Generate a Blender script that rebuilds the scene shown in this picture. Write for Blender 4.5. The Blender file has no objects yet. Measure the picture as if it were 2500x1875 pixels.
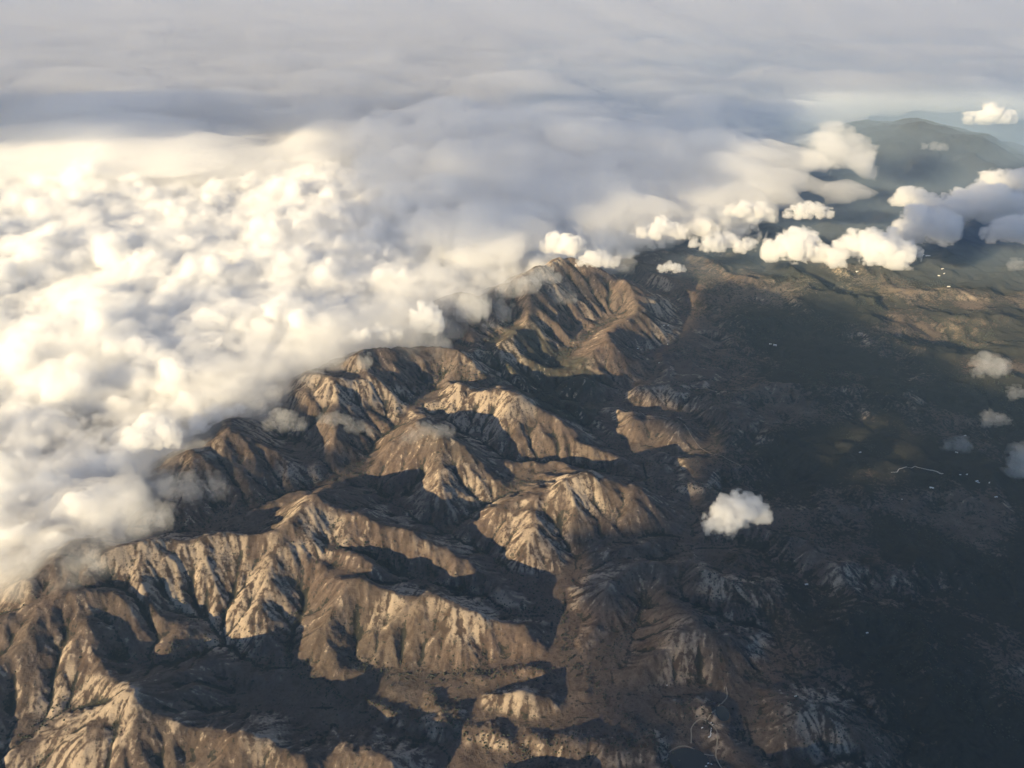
import bpy, math, time
import numpy as np
# ---------------------------------------------------------------- camera, sky, sun, exposure
S = bpy.context.scene
COL = S.collection
FPX = 1736.0                       # focal length in pixels of a 2212 x 1659 view
PITCH = math.radians(28.5)         # the view dips this far below the horizon
CAM_Z = 5000.0                     # metres above the plain
HS = 1.0
cam = bpy.data.cameras.new('camera'); cam_o = bpy.data.objects.new('camera', cam); COL.objects.link(cam_o)
cam.sensor_fit = 'HORIZONTAL'; cam.angle = 2*math.atan(1106.0/FPX)
cam.clip_start = 5.0; cam.clip_end = 700000.0
cam_o.location = (0, 0, CAM_Z); cam_o.rotation_euler = (math.radians(90)-PITCH, 0, 0)
S.camera = cam_o
SUN_EL = math.radians(14.0)
SUN_AZ = math.radians(225.0)       # direction towards the sun, counter-clockwise from +X (behind, to the left)
SUN_DIR = (math.cos(SUN_EL)*math.cos(SUN_AZ), math.cos(SUN_EL)*math.sin(SUN_AZ), math.sin(SUN_EL))
S.world = bpy.data.worlds.new('World'); S.world.use_nodes = True
wn = S.world.node_tree; wn.nodes.clear()
sky = wn.nodes.new('ShaderNodeTexSky'); sky.sky_type = 'NISHITA'; sky.sun_disc = False
sky.sun_elevation = SUN_EL; sky.sun_rotation = math.pi/2-SUN_AZ
sky.altitude = 2000; sky.dust_density = 0.2; sky.ozone_density = 6.0; sky.air_density = 1.3
bg = wn.nodes.new('ShaderNodeBackground'); bg.inputs['Strength'].default_value = SKY_STRENGTH = 0.06
wo = wn.nodes.new('ShaderNodeOutputWorld')
wn.links.new(sky.outputs[0], bg.inputs[0]); wn.links.new(bg.outputs[0], wo.inputs[0])
sun = bpy.data.lights.new('sun', 'SUN'); sun.energy = 5.0; sun.angle = math.radians(0.5); sun.color = (1.0, 0.79, 0.46)
sun_o = bpy.data.objects.new('sun', sun); COL.objects.link(sun_o)
from mathutils import Vector
sun_o.rotation_euler = Vector(SUN_DIR).to_track_quat('Z', 'Y').to_euler(); sun_o.location = (0, 0, 9000)
S.view_settings.view_transform = 'Standard'; S.view_settings.look = 'None'
S.view_settings.exposure = 1.2; S.view_settings.gamma = 1.0
S.cycles.use_adaptive_sampling = True; S.cycles.adaptive_threshold = 0.03
S.cycles.use_denoising = True
S.cycles.max_bounces = 18; S.cycles.diffuse_bounces = 2; S.cycles.glossy_bounces = 1
S.cycles.volume_bounces = 16; S.cycles.transparent_max_bounces = 64
# ---------------------------------------------------------------- numeric helpers
def unproj(u, v, h=0.0):
    """a point of the 2212 x 1659 view, taken down to the level h -> x, y in metres"""
    cx = (u-1106.0)/FPX; cy = (829.5-v)/FPX
    dx = cx; dy = math.cos(PITCH)+cy*math.sin(PITCH); dz = -math.sin(PITCH)+cy*math.cos(PITCH)
    t = (h-CAM_Z)/dz
    return dx*t, dy*t

_perm = np.random.RandomState(7).permutation(4096).astype(np.int64)
def _h2(ix, iy, seed):
    return _perm[(_perm[(ix+seed*131) & 4095]+iy) & 4095]
_ga = np.random.RandomState(11).uniform(0, 2*math.pi, 4096)
_gx = np.cos(_ga); _gy = np.sin(_ga)
def perlin(x, y, seed=0):
    ix = np.floor(x).astype(np.int64); iy = np.floor(y).astype(np.int64)
    fx = x-ix; fy = y-iy
    u = fx*fx*fx*(fx*(fx*6-15)+10); v = fy*fy*fy*(fy*(fy*6-15)+10)
    def g(dx, dy):
        k = _h2(ix+dx, iy+dy, seed)
        return _gx[k]*(fx-dx)+_gy[k]*(fy-dy)
    a = g(0, 0); b = g(1, 0); c = g(0, 1); d = g(1, 1)
    return ((a+(b-a)*u)+((c+(d-c)*u)-(a+(b-a)*u))*v)*1.5
def fbm(x, y, scale, octaves=4, seed=0, gain=0.5):
    r = 0; a = 1.0; f = 1.0/scale
    for o in range(octaves):
        r = r+a*perlin(x*f+o*17.3, y*f-o*9.1, seed+o); a *= gain; f *= 2.03
    return r
def ridged(x, y, scale, octaves=4, seed=0, gain=0.5):
    r = 0; a = 1.0; f = 1.0/scale; s = 0
    for o in range(octaves):
        r = r+a*(1-2*np.abs(perlin(x*f+o*5.3, y*f-o*3.1, seed+o))); s += a; a *= gain; f *= 2.03
    return r/s
def sample(G, gx, gy):
    """bilinear look-up, grid indices gx (columns), gy (rows)"""
    gx = np.clip(gx, 0, G.shape[1]-1.001); gy = np.clip(gy, 0, G.shape[0]-1.001)
    ix = gx.astype(int); iy = gy.astype(int); fx = gx-ix; fy = gy-iy
    return (G[iy, ix]*(1-fx)+G[iy, ix+1]*fx)*(1-fy)+(G[iy+1, ix]*(1-fx)+G[iy+1, ix+1]*fx)*fy
def sample_smooth(G, gx, gy):
    """cubic B-spline look-up"""
    gx = np.clip(gx, 1, G.shape[1]-3.001); gy = np.clip(gy, 1, G.shape[0]-3.001)
    ix = gx.astype(int); iy = gy.astype(int); fx = gx-ix; fy = gy-iy
    def w(f):
        return ((1-f)**3/6, (3*f**3-6*f**2+4)/6, (-3*f**3+3*f**2+3*f+1)/6, f**3/6)
    wx = w(fx); wy = w(fy); r = 0
    for j in range(4):
        row = 0
        for i in range(4):
            row = row+wx[i]*G[iy+j-1, ix+i-1]
        r = r+wy[j]*row
    return r
def blur(G, n=1):
    for _ in range(n):
        P = np.pad(G, 1, mode='edge')
        G = (P[:-2, 1:-1]+P[2:, 1:-1]+P[1:-1, :-2]+P[1:-1, 2:]+4*G)/8
    return G
def sstep(a, b, x):
    t = np.clip((x-a)/(b-a), 0, 1)
    return t*t*(3-2*t)

# ---------------------------------------------------------------- the mountains: crests and valley floors
# frames in which the lines below were measured (enlargements of the view)
FR = {'P': (0, 0, 1), 'A': (0, 832, .5), 'B': (1106, 832, .5), 'C': (619.4, 442.4, .4),
      'D': (973.3, 973.3, .4), 'E': (0, 1128.1, .32), 'F': (530.9, 1128.1, .32)}
CRESTS = [
 # central hill
 ('P', (752,1017,330),(790,988,440),(850,948,580),(905,916,680),(950,936,620),(1000,978,520),(1060,998,430),(1115,1018,340)),
 ('P', (905,916,680),(893,960,560),(880,1010,460),(868,1050,360)),
 ('C', (960,1240,560),(930,1420,480),(880,1500,400),(760,1600,300)),
 ('C', (1100,1370,400),(980,1440,400),(960,1560,310)),
 ('C', (740,1180,680),(600,1330,560),(520,1480,400),(470,1560,330)),
 # hill north of it
 ('C', (330,1420,330),(280,1250,470),(200,1190,560),(230,1120,590),(400,1110,560),(480,1080,540),(550,1130,450)),
 ('C', (200,1190,560),(150,1300,430),(80,1330,390)),
 ('C', (0,1050,560),(100,960,680),(195,895,760),(300,940,700),(400,985,640),(465,1055,560)),
 ('C', (195,895,760),(170,1000,640),(140,1100,590)),
 ('C', (410,945,600),(480,905,680),(620,868,720),(700,900,660),(770,990,540),(850,1050,450),(880,1130,380)),
 ('C', (620,868,720),(600,980,600),(560,1060,520)),
 ('C', (700,900,660),(720,1000,540),(790,1100,440)),
 ('C', (320,830,720),(400,800,820),(500,780,860),(610,795,840),(720,775,860),(850,775,800),(930,820,680),(1010,850,560)),
 ('C', (850,860,700),(930,870,620),(1060,890,520),(1150,905,420)),
 ('C', (860,900,640),(930,950,560),(1010,970,480)),
 ('C', (500,780,860),(700,790,840),(780,880,680),(830,960,560)),
 # hill with the pale crown
 ('C', (885,1170,380),(960,1100,500),(1060,1025,640),(1150,1003,680),(1250,1010,640),(1310,1050,560),(1420,1100,440),(1540,1170,320),(1640,1220,240)),
 ('C', (1150,1003,680),(1080,1100,560),(1020,1180,460),(980,1240,400)),
 ('C', (1250,1090,580),(1230,1180,480),(1260,1220,470),(1220,1340,360)),
 ('C', (1280,1160,500),(1400,1210,400),(1560,1240,280)),
 # far summits
 ('C', (780,560,800),(870,490,900),(980,480,900),(1100,490,880)),
 ('C', (1040,650,620),(1060,560,740),(1110,490,840),(1170,455,900),(1240,440,960),(1380,450,940),(1420,470,900)),
 ('C', (1240,480,920),(1250,520,820),(1200,620,680),(1110,740,500)),
 ('C', (1380,450,940),(1380,540,800),(1350,600,720),(1260,660,620),(1150,780,460)),
 ('C', (1380,450,940),(1500,500,760),(1560,530,640),(1650,545,540)),
 ('C', (1400,470,900),(1480,475,760),(1580,480,680),(1660,530,520),(1760,570,380)),
 ('C', (1300,620,720),(1420,610,640),(1520,590,560),(1640,600,420)),
 ('C', (1350,600,720),(1450,660,560),(1540,760,380)),
 ('C', (1420,300,1040),(1500,330,960),(1560,350,900),(1680,370,780),(1740,385,700),(1830,430,540),(1900,465,420),(1980,475,260)),
 ('C', (1600,370,860),(1560,440,740),(1510,480,600)),
 ('C', (1720,390,700),(1690,470,560),(1670,520,440)),
 ('C', (1830,440,520),(1800,520,380)),
 ('C', (1200,400,1020),(1300,390,1040),(1420,300,1040),(1500,260,1060)),
 ('C', (1560,640,460),(1680,630,520),(1780,600,520),(1920,597,420),(2000,650,260)),
 ('C', (1680,630,520),(1640,740,420),(1560,830,300)),
 ('C', (1160,790,420),(1190,780,440),(1260,800,400),(1330,870,300)),
 ('C', (1330,750,430),(1400,720,460),(1480,780,380),(1570,830,290)),
 ('C', (1640,900,300),(1690,880,340),(1800,950,240),(1890,1010,160)),
 ('C', (1480,1060,230),(1540,940,320),(1640,950,340),(1740,1000,260),(1860,1050,160)),
 # right flank
 ('B', (380,190,190),(420,100,250),(560,140,340),(640,132,360),(740,180,320),(800,240,240),(900,290,150)),
 ('B', (560,140,340),(530,230,240)),('B', (680,150,350),(700,260,220)),
 ('B', (230,305,360),(330,263,460),(450,290,420),(560,330,340),(640,380,240),(700,440,170)),
 # sharp ridge right of the central hill
 ('D', (255,600,230),(270,480,330),(290,410,390),(380,330,450),(460,262,500),(560,190,560),(660,125,620),(760,122,610),(850,137,580),(960,185,460),(1100,212,340),(1210,260,240),(1290,310,150)),
 ('D', (640,232,480),(740,245,460),(820,275,400),(890,320,310)),
 ('D', (640,232,480),(620,330,340),(590,370,280)),
 ('D', (850,137,580),(850,220,470),(870,290,370)),
 ('D', (960,185,460),(975,300,300)),
 ('D', (690,325,370),(760,340,350),(820,400,260)),
 ('D', (430,360,430),(480,480,280),(470,530,240)),
 ('D', (60,400,330),(130,330,400),(250,290,430),(350,240,450),(480,165,470),(540,145,460)),
 # low dim hills in the middle right
 ('D', (700,470,170),(840,540,330),(990,525,340),(1100,465,300),(1230,460,200)),
 ('D', (840,540,330),(800,640,220),(740,720,160)),
 ('D', (860,1070,180),(880,940,330),(920,760,400),(1010,670,420),(1060,620,420),(1140,630,380)),
 ('D', (1120,760,260),(1180,660,370),(1240,610,370),(1350,640,390),(1410,680,380),(1500,690,380),(1600,710,340),(1740,720,280),(1900,740,230),(2040,790,160),(2150,830,100)),
 ('D', (1410,680,380),(1370,790,240)),('D', (1500,690,380),(1520,830,240)),('D', (1740,720,280),(1830,800,240),(1880,910,140)),
 ('D', (1350,580,150),(1560,570,260),(1680,620,190),(1740,680,130)),
 ('D', (990,1420,170),(1060,1280,300),(1120,1150,380),(1130,1000,430),(1160,900,460),(1240,880,470),(1310,930,440),(1420,1000,360),(1560,990,300),(1700,1010,230)),
 ('D', (1200,920,460),(1210,1060,420),(1190,1180,350),(1210,1250,300),(1240,1380,210)),
 ('D', (1310,930,440),(1320,1080,380),(1290,1220,300),(1350,1330,230)),
 ('D', (1420,1000,360),(1380,1090,320),(1390,1200,250)),
 ('D', (700,1210,150),(830,1170,230),(940,1160,300),(960,1200,290)),
 ('D', (940,1160,300),(890,1280,200)),
 ('D', (1560,990,300),(1600,1090,250),(1520,1200,160)),
 ('D', (1310,1480,170),(1380,1350,250),(1480,1280,270),(1550,1230,250),(1640,1220,180)),
 ('D', (1620,1620,170),(1700,1480,260),(1810,1350,340),(1880,1340,360),(2000,1360,330),(2120,1400,230),(2212,1500,140)),
 ('D', (1880,1340,360),(1860,1500,300),(1830,1600,220)),
 ('D', (1000,1560,200),(1130,1490,260),(1200,1480,250),(1270,1560,190)),
 # near right, under the hill of the two pale peaks
 ('D', (0,560,330),(60,530,380),(150,590,330),(200,640,240)),
 ('D', (80,620,330),(160,650,300),(250,700,230),(400,770,180)),
 ('D', (-160,1000,250),(0,985,330),(120,960,360),(230,960,390),(310,930,430),(430,880,460),(480,890,440),(560,950,330),(630,1000,210),(650,1060,170)),
 ('D', (370,940,430),(470,1020,340),(560,1080,260),(640,1100,180)),
 ('D', (310,930,430),(400,1050,330),(500,1130,250),(600,1170,170)),
 ('D', (120,960,360),(100,1040,270),(180,1090,230)),
 # foreground: two bright slopes at the bottom centre
 ('F', (600,1170,240),(700,1060,310),(790,985,370),(870,937,410),(960,965,400),(1050,942,420),(1130,950,420),(1180,1010,380),(1290,1050,330),(1370,1100,250)),
 ('F', (870,937,410),(900,1080,310),(990,1220,200)),
 ('F', (1130,950,420),(1120,1080,300),(1080,1180,230)),
 ('F', (1290,1050,330),(1190,1200,260),(1120,1340,180)),
 ('F', (1160,1420,170),(1280,1260,270),(1370,1150,350),(1440,1098,400),(1560,1120,400),(1680,1160,380),(1830,1135,380),(1960,1200,300),(2100,1300,200)),
 ('F', (1560,1120,400),(1540,1280,320),(1500,1420,230),(1480,1560,180)),
 ('F', (1720,1160,380),(1700,1330,290),(1620,1540,180)),
 ('F', (1960,1200,300),(1850,1400,250),(1680,1570,170)),
 ('F', (1960,1200,300),(2000,1400,240),(1850,1600,170)),
 ('F', (1900,1560,190),(2050,1470,280),(2212,1400,350),(2330,1405,340),(2450,1480,270),(2620,1580,160)),
 ('F', (2212,1400,350),(2180,1560,260),(2100,1700,190)),('F', (2330,1405,340),(2360,1560,260),(2330,1720,200)),('F', (2450,1480,270),(2520,1640,200)),
 ('P', (1130,1640,330),(1200,1655,300),(1290,1690,220)),
 # bottom edge
 ('E', (840,1640,200),(930,1540,270),(1050,1440,350),(1190,1350,430),(1290,1400,410),(1440,1440,390),(1560,1415,400),(1700,1435,410),(1850,1500,370),(1980,1590,330),(2100,1600,350),(2212,1610,330)),
 ('F', (540,1605,340),(700,1555,370),(850,1560,380),(990,1620,330),(1150,1700,260)),
 ('E', (1560,1415,400),(1560,1560,300),(1620,1700,220)),('E', (1290,1400,410),(1330,1500,340),(1180,1560,280)),
 # bottom left
 ('E', (430,1230,260),(560,1230,420),(700,1170,520),(830,1160,560),(930,1200,520),(1050,1270,460),(1190,1350,430)),
 ('E', (830,1160,560),(700,1330,460),(560,1420,380),(380,1480,300)),
 ('E', (930,1200,520),(860,1400,390),(740,1560,280)),
 ('E', (1050,1270,460),(950,1440,330),(860,1600,230)),
 ('E', (420,1130,300),(500,1010,440),(600,935,530),(700,935,520),(780,1020,420),(900,1060,330),(1010,1095,280)),
 ('E', (600,935,530),(570,1080,400),(450,1230,260)),
 ('E', (0,1160,420),(120,1060,480),(250,960,500),(350,920,560),(480,830,620),(600,770,680),(700,755,700),(790,800,640),(860,880,540),(1010,985,440),(1150,1010,400),(1300,1030,330)),
 ('E', (600,770,680),(560,870,560),(400,960,480)),
 ('E', (660,640,720),(780,690,600),(860,740,520),(960,820,420),(1090,780,420),(1280,770,390),(1400,830,320),(1460,900,250)),
 ('E', (1090,780,420),(1130,890,330)),('E', (1280,770,390),(1300,920,290)),
 ('E', (40,950,560),(200,850,620),(400,730,700),(560,650,730),(660,640,720),(600,560,780),(490,440,880)),
 ('E', (490,440,880),(420,560,700),(320,680,620)),
 ('E', (40,700,680),(220,570,760),(380,500,820),(490,440,880),(600,460,820),(720,500,700),(800,470,640)),
 ('E', (940,660,540),(1060,680,480),(1180,700,420)),
 ('E', (60,640,720),(200,560,740),(360,470,780),(480,400,840),(590,340,880),(700,360,780),(780,430,680)),
 ('E', (200,380,820),(350,250,920),(450,240,960),(520,310,860)),
 ('E', (240,300,860),(400,190,940),(560,110,1000),(750,112,980),(860,140,940),(970,150,900),(1100,210,860),(1200,190,840),(1330,150,820),(1470,85,820),(1600,95,780),(1740,90,740),(1850,30,760)),
 ('E', (740,115,980),(700,230,800),(800,310,680)),
 ('E', (970,150,900),(950,300,700),(1000,420,560)),
 ('E', (1200,190,840),(1230,330,680),(1100,440,560)),
 ('E', (1470,85,820),(1320,280,660),(1230,500,430),(1280,620,330)),
 ('E', (1600,95,780),(1560,300,600),(1590,420,500)),
 # spur with steps, centre left
 ('E', (1340,680,330),(1460,560,430),(1560,470,510),(1620,490,490),(1750,580,370),(1850,650,290)),
 ('E', (1480,880,260),(1540,760,350),(1620,670,420),(1700,680,380),(1800,740,290)),
 ('E', (1560,470,510),(1660,590,430),(1620,670,420)),
 ('E', (1640,800,320),(1680,900,260),(1590,980,210)),
 # small peak with the cut top
 ('A', (1120,640,760),(1200,620,780),(1290,565,820),(1370,510,900),(1435,472,960),(1530,525,860),(1640,560,740),(1760,598,620),(1700,670,480)),
 ('A', (1435,472,960),(1400,600,700),(1280,660,640)),
 ('A', (1530,525,860),(1590,640,640),(1600,700,540)),
 ('A', (1120,690,700),(1240,740,680),(1340,780,660),(1460,840,600),(1600,868,560),(1740,868,540),(1860,880,500),(1960,915,420)),
 ('A', (1240,740,680),(1210,850,500),(1230,960,330)),
 ('A', (1460,840,600),(1360,950,420),(1260,1060,280)),
 ('A', (1740,868,540),(1560,1000,400),(1430,1120,290),(1300,1240,210)),
 ('A', (1400,1180,300),(1480,1160,300),(1440,1230,230)),
 ('A', (1620,725,520),(1760,690,540),(1900,700,520),(2000,735,470),(2100,785,380),(2212,850,250)),
 ('A', (1900,700,520),(1800,790,440),(1960,860,330)),
 ('A', (2000,735,470),(1990,850,300)),
 ('A', (1700,960,430),(1710,1010,440),(1830,1030,430),(1950,1010,440),(2050,978,450),(2100,1010,340)),
 ('A', (1700,1015,440),(1670,1100,330),(1640,1140,280)),('A', (1950,1010,440),(1920,1090,330)),
 # left hills below the big cloud
 ('A', (760,310,700),(860,290,760),(960,330,740),(1060,370,700),(1160,420,600),(1290,440,480)),
 ('A', (640,560,560),(700,540,620),(760,600,520)),
 ('A', (500,420,700),(640,400,760),(800,420,760),(920,400,700),(1040,450,600),(1120,520,480)),
 ('A', (960,180,700),(1060,140,800),(1130,160,780),(1220,215,700),(1290,280,600),(1380,350,450)),
 ('A', (1060,140,800),(1100,230,640),(1270,400,450)),
]
VALLEYS = [
 ('P', (775,1030,330),(860,1103,290),(960,1153,255),(1073,1213,215),(1153,1285,190),(1213,1333,170),(1229,1445,140),(1293,1513,125),(1353,1573,110),(1405,1633,95),(1460,1720,85)),
 ('P', (775,1030,330),(650,1062,370),(525,1115,420),(400,1150,470),(300,1165,500)),
 ('P', (762,1025,335),(819,950,390),(885,890,440)),
 ('P', (885,890,440),(960,910,400),(1039,960,340),(1119,1004,300),(1199,1000,270),(1300,1015,220),(1400,1045,170),(1480,1080,130),(1560,1100,90)),
 ('P', (990,1140,245),(1030,1110,260),(1090,1075,290),(1150,1040,310)),
 ('P', (690,1000,370),(640,960,430),(570,905,520)),
 ('P', (905,715,760),(985,745,600),(1051,782,470),(1100,815,390),(1170,860,300),(1240,905,230),(1280,935,200),(1370,1000,160),(1440,1030,130)),
 ('P', (890,890,430),(960,830,440),(1035,845,430),(1100,830,390)),
 ('P', (1051,760,470),(1110,700,560)),
 ('P', (1200,800,260),(1260,740,330),(1320,700,330)),
 ('P', (380,1310,420),(470,1380,240),(590,1450,190),(620,1440,200),(640,1370,260)),
 ('P', (620,1440,190),(700,1500,165),(850,1560,140),(960,1590,120),(1100,1640,100),(1400,1640,90)),
 ('P', (470,1400,235),(330,1440,300),(250,1420,360)),
 ('P', (620,1400,215),(640,1330,290)),
 ('P', (150,1535,250),(60,1610,200)),
 ('P', (870,1470,170),(960,1480,165),(1060,1475,150),(1190,1465,140)),
 ('P', (760,1440,190),(870,1470,170)),
 ('P', (1030,1290,210),(1100,1330,190),(1190,1330,170)),
 ('P', (700,1180,560),(830,1220,360),(960,1270,260),(1030,1290,210)),
 ('P', (930,1520,130),(1000,1570,115)),
 ('P', (1290,1460,130),(1350,1380,170),(1400,1310,210)),
 ('P', (1430,1560,110),(1530,1560,110)),
]
PLAIN = [(1500,900,110),(1500,1000,90),(1600,850,100),(1700,800,90),(1800,900,70),(1700,1000,60),(1900,1100,60),(1550,1180,80),(1750,1200,70),
 (2000,1300,60),(2200,1200,60),(1850,1430,70),(2100,1480,60),(1650,1500,110),(2200,1600,80),(1500,730,120),(1400,560,200),(1550,650,110),(1850,1330,60),(1600,1450,90),(1750,1560,80)]

def relief(h, v):
    far = (1.38*h-75)*(1 if v > 800 else .86 if v < 680 else .86+.14*(v-680)/120); near = 1.22*h-30 if h < 450 else 519+(h-450)*.6
    t = min(1, max(0, (v-960)/75.0)); return far*(1-t)+near*t
KA, DA, KB, DB = 0.015, 0.004, 0.016, 0.002
X0, X1, Y0, Y1 = -9600.0, 12000.0, 2600.0, 17000.0
def densify(pts, step):
    out = []
    for a, b in zip(pts[:-1], pts[1:]):
        n = max(1, int(math.hypot(b[0]-a[0], b[1]-a[1])/step))
        for k in range(n):
            t = k/n; out.append([a[i]+(b[i]-a[i])*t for i in range(3)])
    out.append(list(pts[-1])); return out
def solve_base(cell):
    nx = int((X1-X0)/cell); ny = int((Y1-Y0)/cell)
    yy, xx = np.mgrid[0:ny, 0:nx]; wx = X0+xx*cell; wy = Y0+yy*cell
    # level of the valley floors: high under the clouds on the left, low on the plain to the right
    ridge_x = -900+(wy-4000)*0.16
    base = 70+230*sstep(2600, -1500, wx-ridge_x)+150*sstep(-1000, -5000, wx-ridge_x)
    base += 160*sstep(8500, 12500, wy)*sstep(2500, 0, wx-ridge_x)
    base += sstep(-600, -2600, wx-ridge_x)*(ridged(wx+fbm(wx, wy, 1500, 3, 13)*500, wy, 2300, 4, 12)*.5+.1)*420
    def stamp(lines, wt, wob):
        S = np.zeros((ny, nx)); W = np.zeros((ny, nx))
        for ln in lines:
            ox, oy, sc = FR[ln[0]]
            pts = []
            for (a, b, h) in ln[1:]:
                h = relief(h, oy+b*sc)
                x, y = unproj(ox+a*sc, oy+b*sc, h); pts.append((x, y, h))
            P = np.array(densify(pts, cell*.5))
            n = fbm(P[:, 0], P[:, 1], 420, 3, 31)
            m = fbm(P[:, 0], P[:, 1], 420, 3, 57)
            px = P[:, 0]+n*wob; py = P[:, 1]+m*wob; hz = P[:, 2]+fbm(P[:, 0], P[:, 1], 300, 3, 77)*wob*.28
            i = np.round((px-X0)/cell).astype(int); j = np.round((py-Y0)/cell).astype(int)
            ok = (i >= 0) & (i < nx) & (j >= 0) & (j < ny)
            np.add.at(S, (j[ok], i[ok]), wt*hz[ok]); np.add.at(W, (j[ok], i[ok]), wt)
        return S, W
    Sc, Wc = stamp(CRESTS, 1.0, 50.0)
    Sv, Wv = stamp(VALLEYS, 1.0, 45.0)
    def envelope(idx, val, slope, n):
        # the surface that falls away from the given lines at the given slope: planar flanks, sharp crests
        h = np.full((ny, nx), -1e5); h[idx] = val[idx]
        offs = [(1, 0), (-1, 0), (0, 1), (0, -1), (1, 1), (1, -1), (-1, 1), (-1, -1), (2, 1), (2, -1), (-2, 1), (-2, -1), (1, 2), (1, -2), (-1, 2), (-1, -2)]
        for _ in range(n):
            P = np.pad(h, 2, mode='edge')
            for dj, di in offs:
                h = np.maximum(h, P[2+dj:2+dj+ny, 2+di:2+di+nx]-slope*cell*math.hypot(dj, di))
        return h
    cr = Wc > 0; va = Wv > 0
    right = sstep(1500, 3600, wx-(wy-5000)*.12)
    slope = (.57-.2*right)*(1+.28*fbm(wx, wy, 900, 3, 35))
    tent = envelope(cr, np.where(cr, Sc/np.maximum(Wc, 1e-9), 0), slope, 34)
    cut = -envelope(va, np.where(va, -Sv/np.maximum(Wv, 1e-9), 0), .66+0*slope, 26)
    cut = np.minimum(cut, 9e4)
    h = np.where(cut > 5e4, tent, -.5*((-tent-cut)*0+np.hypot(tent-cut, 12))+.5*(tent+cut))
    floor = base*.55+20
    d = h-floor; h = floor+.5*(d+np.sqrt(d*d+50.0**2))
    return blur(h, 1), wx, wy

def flood(h, eps=0.02):
    import heapq
    ny, nx = h.shape; H = h.ravel().tolist(); N = nx*ny
    done = bytearray(N); heap = []
    for i in range(nx):
        for j in (0, ny-1):
            k = j*nx+i
            if not done[k]: done[k] = 1; heap.append((H[k], k))
    for j in range(ny):
        for i in (0, nx-1):
            k = j*nx+i
            if not done[k]: done[k] = 1; heap.append((H[k], k))
    heapq.heapify(heap); pop = heapq.heappop; push = heapq.heappush
    nb = (-1, 1, -nx, nx, -nx-1, -nx+1, nx-1, nx+1)
    while heap:
        z, k = pop(heap)
        for d in nb:
            q = k+d
            if q < 0 or q >= N or done[q]: continue
            done[q] = 1
            if H[q] < z+eps: H[q] = z+eps
            push(heap, (H[q], q))
    return np.array(H).reshape(ny, nx)

def stream_power(h, cell, iters, K, dt, diff, flood_every=4, jitter=1.0, seed=0, soft=None):
    ny, nx = h.shape; N = nx*ny; idx = np.arange(N).reshape(ny, nx)
    rs = np.random.RandomState(seed)
    offs = [(-1, 0, 1), (1, 0, 1), (0, -1, 1), (0, 1, 1), (-1, -1, 1.414), (-1, 1, 1.414), (1, -1, 1.414), (1, 1, 1.414)]
    area = None
    for it in range(iters):
        if it % flood_every == 0:
            f = flood(h); h = np.minimum(h+6.0, f) if it else np.minimum(h+14.0, f)
        best = np.zeros((ny, nx)); rec = idx.copy(); L = np.ones((ny, nx))
        for dj, di, l in offs:
            sh = np.full((ny, nx), 1e9); si = idx
            ys = slice(max(0, -dj), ny-max(0, dj)); yt = slice(max(0, dj), ny-max(0, -dj))
            xs = slice(max(0, -di), nx-max(0, di)); xt = slice(max(0, di), nx-max(0, -di))
            sh[ys, xs] = h[yt, xt]
            sl = (h-sh)/l*(1+rs.uniform(-.12, .12, (ny, nx))*jitter)
            m = sl > best
            best = np.where(m, sl, best); rec = np.where(m, idx+dj*nx+di, rec); L = np.where(m, l, L)
        rec = rec.ravel(); L = L.ravel()*cell; hf = h.ravel().copy()
        # depth of every cell in the drainage tree, by pointer doubling
        depth = (rec != np.arange(N)).astype(np.int32); ptr = rec.copy()
        while True:
            dp = depth[ptr]
            if not dp.any(): break
            depth = depth+dp; ptr = ptr[ptr]
        order = np.argsort(depth, kind='stable'); sd = depth[order]; mx = int(sd[-1])
        st = np.searchsorted(sd, np.arange(mx+2))
        A = np.full(N, cell*cell)
        for d in range(mx, 0, -1):
            c = order[st[d]:st[d+1]]; np.add.at(A, rec[c], A[c])
        F = K*dt*np.sqrt(np.minimum(A, 6e6))/L
        if soft is not None: F = F*soft
        for d in range(1, mx+1):
            c = order[st[d]:st[d+1]]; hf[c] = (hf[c]+F[c]*hf[rec[c]])/(1+F[c])
        h = hf.reshape(ny, nx)
        if diff: 
            Pd = np.pad(h, 1, mode='edge')
            h = h+diff*(Pd[:-2, 1:-1]+Pd[2:, 1:-1]+Pd[1:-1, :-2]+Pd[1:-1, 2:]-4*h)
        area = A.reshape(ny, nx)
    return h, area

def build_height():
    h, wx, wy = solve_base(40.0)
    c1 = 40.0
    nx = int((X1-X0)/c1); ny = int((Y1-Y0)/c1)
    yy, xx = np.mgrid[0:ny, 0:nx]; wx = X0+xx*c1; wy = Y0+yy*c1
    rel = sstep(120, 420, h)
    h = h+fbm(wx, wy, 700, 5, 3)*(12+18*rel)+(ridged(wx+fbm(wx, wy, 500, 2, 6)*150, wy, 620, 4, 4)-.3)*(8+95*rel)
    # low rolling ground on the plain
    pl = sstep(220, 90, h)
    h = h+pl*(ridged(wx+fbm(wx, wy, 900, 3, 25)*300, wy*.8, 1700, 5, 21)*310+50+fbm(wx, wy, 130, 3, 27)*9)
    soft = .35+.65*sstep(110, 260, h)
    h, a = stream_power(h, c1, 24, KA, 1.0, DA, 5, seed=1, soft=soft.ravel())
    c2 = 20.0
    nx = int((X1-X0)/c2); ny = int((Y1-Y0)/c2)
    yy, xx = np.mgrid[0:ny, 0:nx]; wx = X0+xx*c2; wy = Y0+yy*c2
    h = sample_smooth(h, (wx-X0)/c1, (wy-Y0)/c1)
    h = h+fbm(wx, wy, 170, 4, 9)*14*(.35+.65*sstep(120, 300, h))
    soft = .35+.65*sstep(110, 260, h)
    h, a = stream_power(h, c2, 10, KB, 1.0, DB, 100, seed=2, soft=soft.ravel())
    return h, a, c2
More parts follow.
